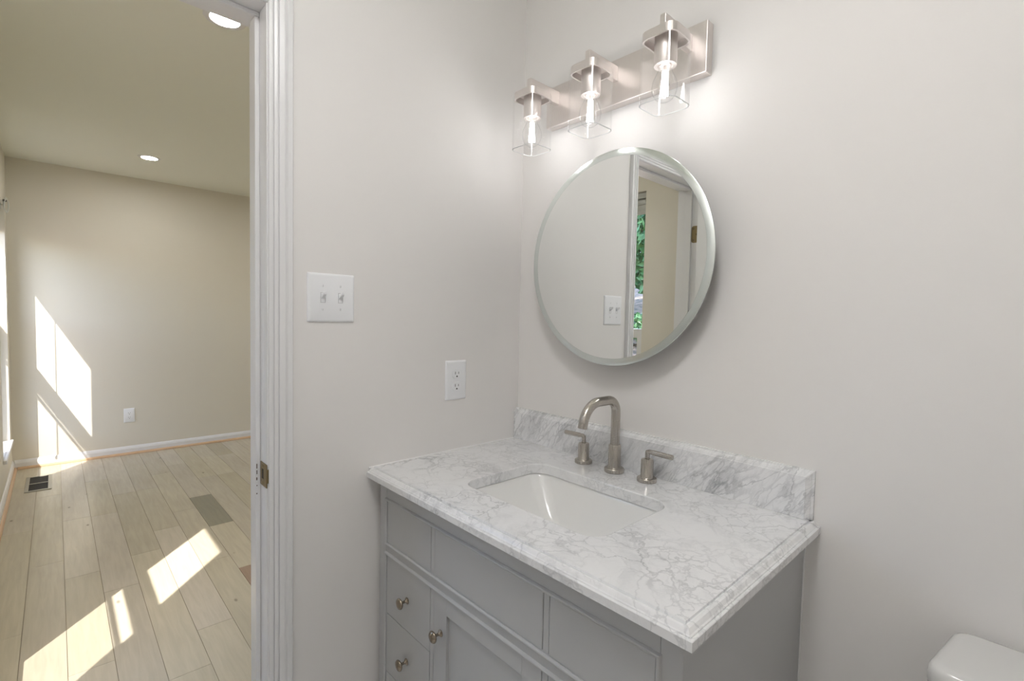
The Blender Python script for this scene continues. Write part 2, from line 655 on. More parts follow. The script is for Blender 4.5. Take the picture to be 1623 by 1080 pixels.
# baseboards
def baseboard(name, x0, x1, y0, y1, wall):
    """wall: which side the board leans on ('x-','x+','y-','y+')"""
    m = MB()
    prof = [(0, 0), (.012, 0), (.012, .05), (.009, .06), (.006, .068), (.003, .073), (0, .074)]
    def loop(u):
        out = []
        for d, z in prof:
            if wall == 'x-': out.append((x0+d, u, z))
            if wall == 'x+': out.append((x1-d, u, z))
            if wall == 'y-': out.append((u, y0+d, z))
            if wall == 'y+': out.append((u, y1-d, z))
        return out
    a, b = (y0, y1) if wall[0] == 'x' else (x0, x1)
    m.loft([loop(a), loop(b)], smooth=False)
    o = struct(name, m, trim_white)
    return o
def shoe(name, p0, p1, nrm):
    m = MB()
    n = Vector(nrm)
    prof = [(.012, .0005), (.027, .0005), (.026, .008), (.022, .014), (.017, .018), (.012, .019)]
    lp = [[Vector(p)+n*d+Vector((0, 0, z)) for d, z in prof] for p in (p0, p1)]
    m.loft(lp, smooth=False)
    return struct(name, m, shoe_wood)
baseboard('baseboard_far', -W, 0, Y0+.0125, YB, 'x-')
shoe('trim_1', (-W, Y0+.028, 0), (-W, YB, 0), (1, 0, 0))
baseboard('baseboard_window_side', -W+.0005, -TW-.02, Y0, 0, 'y-')
shoe('trim_2', (-W+.013, Y0, 0), (-TW-.02, Y0, 0), (0, 1, 0))
baseboard('baseboard_back', .96, XR, 0, YW, 'y+')

# ------------------------------------------------------------------ doorway
def build_door():
    d = thing('door_1', None, None, (-.06, DJ0, 0), kind='structure')
    # jambs and head
    m = MB(); m.box(-TW-.004, .004, DJ0, DJ0+.018, 0, DH+.018, .0008)
    obj('door_jamb', m, trim_white, d)
    m = MB(); m.box(-TW-.004, .004, DJ1-.018, DJ1, 0, DH+.018, .0008)
    obj('door_jamb', m, trim_white, d)
    m = MB(); m.box(-TW-.004, .004, DJ1, DJ0, DH, DH+.018, .0008)
    obj('door_head', m, trim_white, d)
    # stops
    for y0, y1 in ((DJ0-.011, DJ0), (DJ1, DJ1+.011)):
        m = MB(); m.box(-.084, -.046, y0, y1, 0, DH-.011, .002)
        obj('door_stop', m, trim_white, d)
    m = MB(); m.box(-.084, -.046, DJ1, DJ0, DH-.011, DH, .002)
    obj('door_stop', m, trim_white, d)
    # fluted casing (bathroom side): distance from opening edge -> thickness
    prof = [(0, 0), (0, .008), (.002, .010), (.008, .0110), (.0088, .0070), (.0112, .0070), (.0125, .0115), (.0185, .0130),
            (.0195, .0085), (.0222, .0085), (.0235, .0130), (.034, .0150), (.0352, .0110), (.0375, .0110), (.0415, .0168), (.052, .0165), (.054, .0145), (.0545, 0)]
    def casing(side, xf, sg):
        m = MB()
        if side == 'v':
            lp = []
            for z, k in ((0, 0), (DH+.002, 1)):
                lp.append([(xf+sg*t, DJ0+.003+u, z+(u if k else 0)) for u, t in prof])
            m.loft(lp, smooth=False)
        elif side == 'v2':
            lp = []
            for z, k in ((0, 0), (DH+.002, 1)):
                lp.append([(xf+sg*t, DJ1-.003-u*.40, z+(u if k else 0)) for u, t in prof])
            m.loft(lp, smooth=False)
        else:
            lp = []
            lp.append([(xf+sg*t, DJ0+.003+u, DH+.002+u) for u, t in prof])
            lp.append([(xf+sg*t, DJ1-.003-u*.40, DH+.002+u) for u, t in prof])
            m.loft(lp, smooth=False)
        return m
    obj('door_casing', casing('v', .0, 1), trim_white, d)
    obj('door_casing', casing('h', .0, 1), trim_white, d)
    obj('door_casing', casing('v2', .0, 1), trim_white, d)
    obj('door_casing', casing('v', -TW, -1), trim_white, d)
    obj('door_casing', casing('h', -TW, -1), trim_white, d)
    # strike plate in the near jamb with a lip over its front edge
    m = MB()
    zc = .893
    m.box(-.041, -.030, DJ0-.0022, DJ0+.0005, zc-.0285, zc+.0285, .0008)
    m.box(-.016, .0062, DJ0-.0022, DJ0+.0005, zc-.0285, zc+.0285, .0008)
    m.box(-.031, -.015, DJ0-.0022, DJ0+.0005, zc+.013, zc+.0285, .0006)
    m.box(-.031, -.015, DJ0-.0022, DJ0+.0005, zc-.0285, zc-.012, .0006)
    m.box(.0045, .0075, DJ0-.001, DJ0+.010, zc-.017, zc+.017, .001)
    sp = obj('strike_plate', m, brass, d)
    m = MB(); m.box(-.0305, -.0155, DJ0-.0014, DJ0+.0002, zc-.012, zc+.013)  # black fill stands for the shade inside the latch hole
    obj('latch_hole_shade', m, black_mat, sp)
    for z in (zc-.021, zc+.021):
        m = MB(); m.lathe((-.023, DJ0-.0022, z), [(.004, 0), (.0032, .001), (.0005, .0012)], (0, -1, 0), 16)
        obj('screw', m, brass, sp)
    # scuffed old plate marks on the stop
    m = MB()
    for z, h in ((.902, .012), (.888, .010), (.873, .007), (.858, .003), (.838, .003)):
        m.box(-.0465, -.0455, DJ0-.0092-random.uniform(0, .001), DJ0-.0075, z, z+h, 0)
    obj('paint_chip', m, mat('exposed_wood', (.12, .08, .05), .8), d)
    # hinges on the far jamb
    for zc in (1.753, .98, .22):
        m = MB()
        m.loft([[(x-.0, y, z) for x, z in [(a, b) for a, b in rrect(-.0455, -.006, zc-.0445, zc+.0445, .012)]] for y in (DJ1-.0005, DJ1+.0022)], smooth=False)
        hg = obj('hinge', m, brass, d)
        m = MB(); m.cyl((.002, DJ1+.006, zc-.0445), (.002, DJ1+.006, zc+.0445), .0062, 16, bev=.001)
        obj('hinge_knuckle', m, brass, hg)
        for x, z in ((-.034, zc+.030), (-.018, zc), (-.034, zc-.030)):
            m = MB(); m.lathe((x, DJ1+.0022, z), [(.0045, 0), (.0036, .0012), (.0005, .0014)], (0, 1, 0), 16)
            obj('screw', m, knobmetal, hg)
    # open door leaf folded back against the rear wall
    m = MB()
    y0, y1 = DJ1+.014, DJ1+.049
    m.box(.008, .598, y0, y1, .012, DH-.004, .0015)
    for z0, z1 in ((.20, .95), (1.10, 1.86)):
        for yy, s in ((y1, 1),):
            m.box(.11, .50, yy-.0005, yy+.003, z0, z1, .0012)
            m.box(.135, .475, yy+.0025, yy+.005, z0+.025, z1-.025, .0015)
    lf = obj('door_leaf', m, leaf_white, d)
    m = MB()
    m.lathe((.54, y1, .93), [(.031, 0), (.031, .004), (.026, .008), (.012, .010), (.011, .028), (.018, .034), (.027, .044), (.028, .052), (.022, .060), (.008, .064)], (0, 1, 0), 32)
    obj('door_knob', m, brass, lf)
build_door()

# ------------------------------------------------------------------ windows
def build_window(i, x0, x1):
    n = 'window_%d' % (i+1)
    wd = thing(n, None, None, ((x0+x1)/2, Y0-.1, WZ0), kind='structure')
    fr = .034
    ya, yb = Y0-.175, Y0-.075
    m = MB()
    for a, b, c, d_ in ((x0, x0+fr, WZ0, WZ1), (x1-fr, x1, WZ0, WZ1), (x0+fr, x1-fr, WZ0, WZ0+fr), (x0+fr, x1-fr, WZ1-fr, WZ1)):
        m.box(a, b, ya, yb, c, d_, .002)
    obj('window_frame', m, trim_white, wd)
    m = MB()
    m.box(x0+.001, x1-.001, Y0-.075, Y0, WZ0-.02, WZ0+.008, .002)
    m.box(x0-.03, x1+.03, Y0+.0005, Y0+.018, WZ0-.018, WZ0+.008, .004)
    obj('window_stool', m, trim_white, wd)
    rail = 1.207
    st = .05
    # lower sash (inner) and upper sash (outer)
    for nm, y0, y1, z0, z1 in (('lower_sash', Y0-.115, Y0-.082, WZ0+fr, rail+.028), ('upper_sash', Y0-.165, Y0-.132, rail-.028, WZ1-fr)):
        m = MB()
        a, b = x0+fr, x1-fr
        m.box(a, a+st, y0, y1, z0, z1, .003)
        m.box(b-st, b, y0, y1, z0, z1, .003)
        lo = st if nm == 'lower_sash' else .056
        hi = .056 if nm == 'lower_sash' else st
        m.box(a+st, b-st, y0, y1, z0, z0+lo, .003)
        m.box(a+st, b-st, y0, y1, z1-hi, z1, .003)
        s = obj(nm, m, trim_white, wd)
        m = MB(); ym = (y0+y1)/2
        m.box(a+st-.004, b-st+.004, ym-.0015, ym+.0015, z0+lo-.004, z1-hi+.004)
        obj('pane', m, window_glass, s)
    # half insect screen outside the lower sash
    m = MB()
    ys0, ys1 = Y0-.192, Y0-.180
    a, b = x0+.012, x1-.012
    zt = 1.205 if i == 0 else 1.14
    m.box(a, a+.02, ys0, ys1, WZ0+.005, zt, .001); m.box(b-.02, b, ys0, ys1, WZ0+.005, zt, .001)
    m.box(a+.02, b-.02, ys0, ys1, WZ0+.005, WZ0+.025, .001); m.box(a+.02, b-.02, ys0, ys1, zt-.022, zt, .001)
    s = obj('screen_frame', m, screen_frame, wd)
    t = MB(); t.loft([[(a+.02, ys0+.005, WZ0+.025), (b-.02, ys0+.005, WZ0+.025)], [(a+.02, ys0+.005, zt-.022), (b-.02, ys0+.005, zt-.022)]], closed=False, smooth=False)
    obj('screen_mesh', t, screen_mat, s)
    # latch on the meeting rail
    m = MB(); m.box((x0+x1)/2-.03, (x0+x1)/2+.03, Y0-.108, Y0-.088, rail+.028, rail+.037, .003)
    obj('sash_lock', m, trim_white, wd)
for i, (a, b) in enumerate(WIN):
    build_window(i, a, b)

# roller blinds just inside each window head
def build_blind(x0, x1, zb, label, cord):
    b = thing('roller_blind', label, 'blind', ((x0+x1)/2, Y0-.045, WZ1-.001), 'roller blinds in the window heads')
    y = Y0-.045
    m = MB(); m.box(x0+.006, x1-.006, y-.030, y+.030, WZ1-.034, WZ1-.002, .004)
    obj('headrail', m, blind_mat, b)
    m = MB(); m.cyl((x0+.02, y, WZ1-.052), (x1-.02, y, WZ1-.052), .017, 24)
    obj('roller_tube', m, blind_mat, b)
    m = MB(); m.box(x0+.022, x1-.022, y-.0008, y+.0008, zb, WZ1-.05)
    fb = obj('blind_fabric', m, blind_mat, b)
    m = MB(); m.box(x0+.022, x1-.022, y-.006, y+.006, zb-.014, zb+.010, .002)
    obj('bottom_bar', m, blind_mat, fb)
    if cord:
        # pull cord with a looped hank tied up near the head
        m = MB()
        cx, cy = -3.865, y+.012
        m.tube([(cx, cy, WZ1-.04), (cx+.001, cy, 1.4), (cx, cy, .62)], .0034, 8)
        obj('pull_cord', m, cord_mat, b)
        m = MB(); m.lathe((cx, cy, .575), [(.003, .045), (.006, .035), (.008, .012), (.006, .002), (.002, 0)], (0, 0, 1), 16)
        obj('cord_tassel', m, cord_mat, b)
        m = MB()
        for k in range(4):
            pts = []
            for q in range(25):
                a = 2*PI*q/24
                pts.append((-3.93+.010*k, Y0+.014+.012*math.cos(a)+.002*k, 2.035+.048*math.sin(a)-.006*k))
            m.tube(pts, .0026, 8)
        obj('cord_hank', m, [cord_mat], b)
        m = MB(); m.box(-3.945, -3.895, Y0, Y0+.010, 2.052, 2.064, .002); m.box(-3.928, -3.912, Y0, Y0+.020, 2.050, 2.066, .003)
        obj('cord_cleat', m, screen_frame, b)
build_blind(WIN[0][0], WIN[0][1], 1.862, 'grey roller blind with a pull cord in the window beside the far wall', True)
build_blind(WIN[1][0], WIN[1][1], 1.935, 'grey roller blind seen in the round mirror above the view of trees', False)

# ------------------------------------------------------------------ recessed lights
def downlight(x, y, r, label, m_lens, group=None):
    t = thing('recessed_light', label, 'ceiling light', (x, y, CEIL), group)
    m = MB()
    m.lathe((x, y, CEIL), [(r+.002, -.0045), (r+.006, -.0055), (r*1.45, -.003), (r*1.5, -.0006), (r*1.5, 0), (r+.002, 0), (r+.002, -.0045)], (0, 0, 1), 48, caps=False)
    ob = obj('trim_ring', m, trim_white, t)
    m = MB(); m.lathe((x, y, CEIL), [(.0001, -.0025), (r+.001, -.0025), (r+.001, -.0005), (.0001, -.0005)], (0, 0, 1), 40)
    obj('lens', m, m_lens, t)
downlight(-.995, -.676, .050, 'larger looking recessed ceiling light just beyond the door head', lens_mat, 'recessed lights in the bedroom ceiling')
downlight(-3.41, -.643, .048, 'small looking recessed ceiling light near the far bedroom wall', lens_mat, 'recessed lights in the bedroom ceiling')
downlight(-.995, 1.35, .050, 'recessed ceiling light out of sight along the near side of the bedroom', lens_mat)
downlight(-3.41, 1.35, .050, 'recessed ceiling light out of sight in the far corner of the bedroom', lens_mat)
def fill_dome(x, y, r, label):  # unseen lamp added to fill the bathroom with more light
    t = thing('fill_dome_light', label, 'ceiling light', (x, y, CEIL))
    m = MB(); m.cyl((x, y, CEIL-.018), (x, y, CEIL), r+.012, 48, bev=.003)
    obj('base_ring', m, nickel, t)
    m = MB(); m.lathe((x, y, CEIL), [(.0001, -.105), (r*.35, -.101), (r*.65, -.088), (r*.86, -.066), (r*.97, -.040), (r, -.018)], (0, 0, 1), 40)
    obj('diffuser', m, bath_fill_mat, t)
fill_dome(1.0, -1.05, .17, 'unseen fill light added above the viewer in the bathroom, shaped as a white dome')

# ------------------------------------------------------------------ wall plates
def wallmtx(p, nrm):
    """local x = along wall (right when facing it), y = up, z = out of the wall"""
    n = Vector(nrm)
    up = Vector((0, 0, 1))
    x = up.cross(n)
    mt = Matrix((x, up, n)).transposed().to_4x4()
    mt.translation = Vector(p)
    return mt

def plate_mesh(mt, hw, hh, t=.006):
    m = MB(mt)
    lp = []
    for ins, z in ((0, 0), (0, .002), (.001, .0035), (.003, .005), (.006, t)):
        lp.append([(x, y, z) for x, y in rrect(-hw+ins, hw-ins, -hh+ins, hh-ins, .003, 3)])
    m.loft(lp, smooth=True)
    return m

def outlet(p, nrm, label, hw=.0397, hh=.062):
    mt = wallmtx(p, nrm)
    t = thing('electrical_outlet', label, 'outlet', p)
    obj('wall_plate', plate_mesh(mt, hw, hh), plastic_white, t, ang=30)
    for s in (1, -1):
        cy = s*.0195
        m = MB(mt)
        pts = []
        for k in range(32):
            a = 2*PI*k/32
            x, y = .0175*math.cos(a), .0175*math.sin(a)
            y = max(-.0135, min(.0135, y))
            pts.append((x, cy+y))
        m.loft([[(x, y, .005) for x, y in pts], [(x, y, .0076) for x, y in pts], [(x*.95, cy+(y-cy)*.95, .0082) for x, y in pts]], smooth=False)
        rc = obj('receptacle', m, plastic_white, t)
        m = MB(mt)
        m.box(-.0072, -.0054, cy-.001, cy+.0075, .0078, .0085)
        m.box(.0054, .0070, cy, cy+.0070, .0078, .0085)
        m.lathe((0, cy-.0075, .0078), [(.0026, 0), (.0026, .0007), (.0001, .0008)], (0, 0, 1), 16)
        obj('slots', m, slot_dark, rc)
    m = MB(mt); m.lathe((0, 0, .0058), [(.0032, 0), (.0028, .001), (.0002, .0013)], (0, 0, 1), 16)
    obj('screw', m, plastic_white, t)

outlet((0, -.2605, 1.0868), (1, 0, 0), 'white wall outlet above the left end of the marble counter')
outlet((-W, -.716, .348), (1, 0, 0), 'white wall outlet low on the far bedroom wall beside the sun patch')

def switch(p, nrm):
    mt = wallmtx(p, nrm)
    t = thing('light_switch', 'white double toggle light switch on the wall beside the doorway', 'light switch', p)
    obj('wall_plate', plate_mesh(mt, .0616, .062), plastic_white, t, ang=30)
    for s in (-1, 1):
        cx = s*.023
        m = MB(mt)
        for a, b, c, d_ in ((cx-.0062, cx-.0052, -.0125, .0125), (cx+.0052, cx+.0062, -.0125, .0125), (cx-.0062, cx+.0062, .0120, .0130), (cx-.0062, cx+.0062, -.0130, -.0120)):
            m.box(a, b, c, d_, .0057, .0063)
        obj('toggle_slot', m, slot_grey, t)
        m = MB(mt)
        # lever tilted up
        lp = []
        for k, (yy, zz, hx, hy) in enumerate(((.0035, .004, .0048, .0075), (.0048, .009, .0046, .0058), (.0085, .0160, .0042, .0042), (.0110, .0205, .0038, .0034), (.0118, .0215, .0028, .0022))):
            lp.append([(cx+x, yy+y, zz) for x, y in rrect(-hx, hx, -hy, hy, hx*.4, 3)])
        m.loft(lp, smooth=True)
        obj('toggle', m, plastic_white, t)
        for y in (.030, -.030):
            m = MB(mt); m.lathe((cx, y, .0058), [(.0032, 0), (.0028, .001), (.0002, .0013)], (0, 0, 1), 16)
            sc = obj('screw', m, plastic_white, t)
            m = MB(mt); m.box(cx-.0005, cx+.0005, y-.0026, y+.0026, .0068, .0073)
            obj('screw_slot', m, slot_grey, sc)
switch((0, -.6621, 1.328), (1, 0, 0))

# ------------------------------------------------------------------ round mirror
def build_mirror():
    cx, cz, r = .424, 1.4573, .2985
    yf = -.049
    t = thing('round_mirror', 'round frameless mirror hanging on the wall above the sink', 'mirror', (cx, YW, cz-r))
    m = MB(); m.cyl((cx, YW, cz), (cx, yf+.0055, cz), .235, 64)
    obj('backing', m, backing, t)
    m = MB(); m.loft([[(cx+rr*math.cos(2*PI*k/128), yf+.0055-zz, cz+rr*math.sin(2*PI*k/128)) for k in range(128)] for rr, zz in ((.2, 0), (r, 0), (r, .0038), (r-.001, .0044), (r-.019, .0055), (r-.0192, .0045), (.2, .0045), (.2, 0))], cap0=False, cap1=False, smooth=True)
    ob = obj('bevelled_rim', m, bevel_mat, t)
    m = MB(); m.lathe((cx, yf+.0008, cz), [(r-.0192, 0), (r-.0192, .0008), (.0001, .0008)], (0, -1, 0), 128, smooth=False)
    obj('mirror_glass', m, mirror_mat, t)
build_mirror()

# ------------------------------------------------------------------ vanity light
def build_vanity_light():
    x0, x1, z0, z1 = .135, .667, 1.897, 2.021
    yp = YW-.030
    t = thing('vanity_light', 'brushed nickel three bulb vanity light with clear glass shades above the mirror', 'wall light', ((x0+x1)/2, YW, z0))
    m = MB(); m.box(x0, x1, yp, YW, z0, z1, .0015)
    obj('backplate', m, nickel_v, t)
    cyy = -.125
    for k in (-1, 0, 1):
        cx = .401+k*.22
        m = MB(); m.box(cx-.0075, cx+.0075, cyy-.018, yp, 1.959, 1.999, .001)
        arm = obj('arm', m, nickel, t)
        m = MB(); m.cyl((cx, yp, 1.978), (cx, yp-.006, 1.978), .013, 24, bev=.001)
        # square cap: shallow inverted tray
        a = .0445
        m2 = MB()
        def lp(ins, z):
            return [(x, y, z) for x, y in rrect(cx-a+ins, cx+a-ins, cyy-a+ins, cyy+a-ins, .020-ins*.8, 6)]
        m2.loft([lp(.004, 1.956), lp(.004, 1.9395), lp(0, 1.9395), lp(0, 1.959), lp(.0006, 1.960)], cap0=True, cap1=True, smooth=False)
        cap = obj('shade_cap', m2, nickel, t)
        # socket
        m = MB(); m.lathe((cx, cyy, 1.886), [(.017, .004), (.0185, 0), (.0255, 0), (.026, .001), (.026, .0695), (.02, .0705)], (0, 0, 1), 40)
        obj('socket', m, nickel, cap)
        # glass shade: open rounded square tube
        g = MB()
        b = .0472
        def gl(ins, z, rr=.021):
            return [(x, y, z) for x, y in rrect(cx-b+ins, cx+b-ins, cyy-b+ins, cyy+b-ins, rr-ins*.5, 8)]
        g.loft([gl(0, 1.952), gl(0, 1.870), gl(.0, 1.795), gl(.0006, 1.7932), gl(.0018, 1.7932), gl(.0024, 1.795), gl(.0024, 1.870), gl(.0024, 1.952), gl(0, 1.952)], cap0=False, cap1=False, smooth=True)
        sh = obj('glass_shade', g, shade_glass, t, label='clear glass shade', ang=50)
        g = MB()
        g.loft([gl(-.0001, 1.7945), gl(.0004, 1.7930), gl(.0018, 1.7930), gl(.0025, 1.7945), gl(-.0001, 1.7945)], cap0=False, cap1=False, smooth=True)
        obj('polished_rim', g, glass_edge, sh)
        # bulb
        m = MB(); m.lathe((cx, cyy, 1.803), [(.0005, 0), (.010, .0015), (.020, .008), (.0270, .019), (.0298, .033), (.028, .046), (.022, .060), (.0155, .073), (.0135, .086), (.0135, .090)], (0, 0, 1), 40)
        bl = obj('light_bulb', m, bulb_glass, t, label='clear filament light bulb')
        m = MB()
        for j in range(8):
            an = j*PI/4+.2
            m.cyl((cx+.0085*math.cos(an), cyy+.0085*math.sin(an), 1.818), (cx+.005*math.cos(an+.5), cyy+.005*math.sin(an+.5), 1.874), .0014, 6)
        obj('filament', m, filament_mat, bl, label='glowing filaments')
        m = MB(); m.cyl((cx, cyy, 1.868), (cx, cyy, 1.889), .0035, 12); m.cyl((cx, cyy, 1.886), (cx, cyy, 1.900), .0135, 20)
        obj('bulb_stem', m, nickel, bl)
build_vanity_light()

# ------------------------------------------------------------------ countertop, upstand, sink
CX1, CY0 = .9506, -.559
SX0, SX1, SY0, SY1 = .262, .690, -.430, -.146
def build_counter():
    t = thing('marble_countertop', 'white and grey veined marble countertop with ogee edge on the grey vanity', 'countertop', (.475, -.27, H-.0277))
    prof = [(0.002, -.0277), (0, -.0262), (0, -.0120), (.0010, -.0110), (.0048, -.0108), (.0052, -.0092), (.0074, -.0080), (.0094, -.0054), (.0118, -.0026), (.0148, -.0014), (.0172, -.0018), (.0184, -.0034), (.0204, -.0036), (.0210, 0.0)]
    m = MB()
    def outer(o, z):
        return [(.0006, CY0+o, H+z), (CX1-o, CY0+o, H+z), (CX1-o, YW-.0005, H+z), (.0006, YW-.0005, H+z)]
    m.loft([outer(o, z) for o, z in prof], cap0=False, cap1=False, smooth=False)
    def hole(ins, z):
        return [(x, y, H+z) for x, y in rrect(SX0+ins, SX1-ins, SY0+ins, SY1-ins, .045-ins, 10)]
    m.loft([hole(.0, -.0277), hole(0, -.0025), hole(-.0008, -.0008), hole(-.0025, 0)], cap0=False, cap1=False, smooth=False)
    m.plate_hole(outer(.0210, 0), hole(-.0025, 0), H)
    m.plate_hole(outer(.002, -.0277), hole(0, -.0277), H)
    obj('marble_slab', m, marble, t, ang=25)
    m = MB(); m.tube([(.0012, CY0+.006, H-.001), (.0012, -.3, H+.0008), (.0012, -.004, H+.0008)], .0024, 8)
    obj('caulk_bead', m, silicone, t, label='white caulk line')
build_counter()

def build_upstand():
    # marble upstand with a stepped edge along its top and right end
    yf, yb = -.003, YW
    x1, z1 = .9365, H+.1075
    prof = [(0, yb), (0, yf+.011), (.0045, yf+.0095), (.0055, yf+.0075), (.0095, yf+.0040), (.0135, yf+.0018), (.0145, yf)]
    m = MB()
    m.loft([[(.0008, y, H+.0004), (x1-o, y, H+.0004), (x1-o, y, z1-o), (.0008, y, z1-o)] for o, y in prof], smooth=False)
    o = obj('marble_upstand', m, marble_up, None, 'low marble backsplash strip with moulded top edge behind the faucet', 'backsplash', ang=25)
build_upstand()

def build_sink():
    t = thing('undermount_sink', 'white rectangular undermount basin set into the marble countertop', 'sink', ((SX0+SX1)/2, (SY0+SY1)/2, H-.165))
    zt = H-.0282
    def lp(x0, x1, y0, y1, r, z):
        return [(x, y, z) for x, y in rrect(x0, x1, y0, y1, r, 10)]
    m = MB()
    L_ = []
    a, b, c, d_ = SX0-.012, SX1+.012, SY0-.012, SY1+.012
    L_.append(lp(a-.012, b+.012, c-.012, d_+.012, .06, zt-.012))
    L_.append(lp(a-.012, b+.012, c-.012, d_+.012, .06, zt))
    L_.append(lp(a+.006, b-.006, c+.006, d_-.006, .045, zt))
    # interior: left side falls as a long ramp, the others are steep
    for f, z in ((0.03, -.003), (.06, -.012), (.22, -.035), (.42, -.065), (.62, -.092), (.80, -.112), (.92, -.122), (1, -.126)):
        L_.append(lp(a+.008+.11*f, b-.008-.06*f, c+.008+.045*f, d_-.008-.045*f, .045-.012*f, zt+z))
    L_.append(lp(a+.008+.15, b-.10, c+.07, d_-.07, .03, zt-.129))
    m.loft(L_, cap0=False, cap1=True, smooth=True)
    bo = [lp(a-.012, b+.012, c-.012, d_+.012, .06, zt-.012), lp(a+.04, b-.03, c+.02, d_-.02, .05, zt-.09), lp(a+.12, b-.08, c+.05, d_-.05, .04, zt-.137)]
    m.loft(bo, cap0=False, cap1=True, smooth=True)
    obj('basin', m, porcelain, t, ang=60)
    m = MB(); m.lathe(((SX0+SX1)/2+.03, (SY0+SY1)/2, zt-.129), [(.0225, 0), (.0225, .002), (.019, .003), (.017, .0015), (.016, .0035), (.004, .006)], (0, 0, 1), 32)
    obj('drain', m, nickel, t)
build_sink()

# ------------------------------------------------------------------ faucet
def build_faucet():
    y = -.046
    t = thing('faucet', 'brushed nickel widespread faucet with two lever handles behind the sink', 'faucet', (.4575, y, H))
    m = MB()
    x = .4590
    m.lathe((x, y, H+.0002), [(.0265, 0), (.0275, .001), (.0275, .0100), (.0262, .0115), (.0185, .012), (.0172, .0135), (.0172, .0745), (.0162, .0765), (.0132, .077)], (0, 0, 1), 40)
    sb = obj('spout_base', m, faucet_metal_v, t)
    # arc: up, tight rounded corner, flat run, long curve down to the outlet
    pts = [(x, y, H+.07), (x, y, H+.12), (x, y, H+.160)]
    r = .036
    zc, yc = H+.168, y-r
    for k in range(1, 9):
        a = k*PI/2/8
        pts.append((x, yc+r*math.cos(a), zc+r*math.sin(a)))
    pts.append((x, y-.060, zc+r))
    r2 = .062
    yc2, zc2 = y-.082, zc+r-r2
    for k in range(0, 13):
        a = k*math.radians(80)/12
        pts.append((x, yc2-r2*math.sin(a), zc2+r2*math.cos(a)))
    d = (Vector(pts[-1])-Vector(pts[-2])).normalized()
    pts.append(tuple(Vector(pts[-1])+d*.012))
    m = MB(); m.tube(pts, .0126, 28)
    sp = obj('spout', m, faucet_metal, t)
    e = Vector(pts[-1])
    m = MB(); m.cyl(e-d*.001, e+d*.0012, .0098, 24)
    obj('aerator', m, slot_grey, sp)
    for hx, s, hr in ((.3497, -1, 0), (.5625, 1, 0)):
        m = MB()
        m.lathe((hx, y, H+.0002), [(.0245, 0), (.0255, .001), (.0255, .0088), (.0242, .0102), (.0172, .0106), (.0162, .012), (.0162, .0555), (.0150, .0590), (.0095, .0600), (.0088, .0588), (.0066, .0588)], (0, 0, 1), 36)
        hb = obj('handle', m, faucet_metal_v, t)
        m = MB(); m.cyl((hx, y, H+.057), (hx, y, H+.0775), .0062, 20)
        dv = Vector((s, 0, .0)).normalized()
        st = Vector((hx, y, H+.0775))
        m.tube([st-Vector((0, 0, .004)), st+Vector((0, 0, .001)), st+dv*.004+Vector((0, 0, .002)), st+dv*.018+Vector((0, 0, .002))], .0060, 16)
        lv = obj('lever_stem', m, faucet_metal, hb)
        m = MB(); m.cyl(st+dv*.016+Vector((0, 0, .002)), st+dv*.072+Vector((0, 0, .001)), .0068, 20, bev=.0008)
        obj('lever', m, faucet_metal, hb)
build_faucet()

# ------------------------------------------------------------------ vanity cabinet
def knob(parent, x, yf, z):
    m = MB()
    m.lathe((x, yf, z), [(.0085, 0), (.0085, .0012), (.006, .003), (.0035, .006), (.0032, .013), (.005, .0165), (.0115, .0190), (.0140, .0215), (.0142, .0235), (.0125, .0262), (.007, .0282), (.0005, .0288)], (0, -1, 0), 32)
    obj('knob', m, knobmetal, parent, label='round satin metal knob')

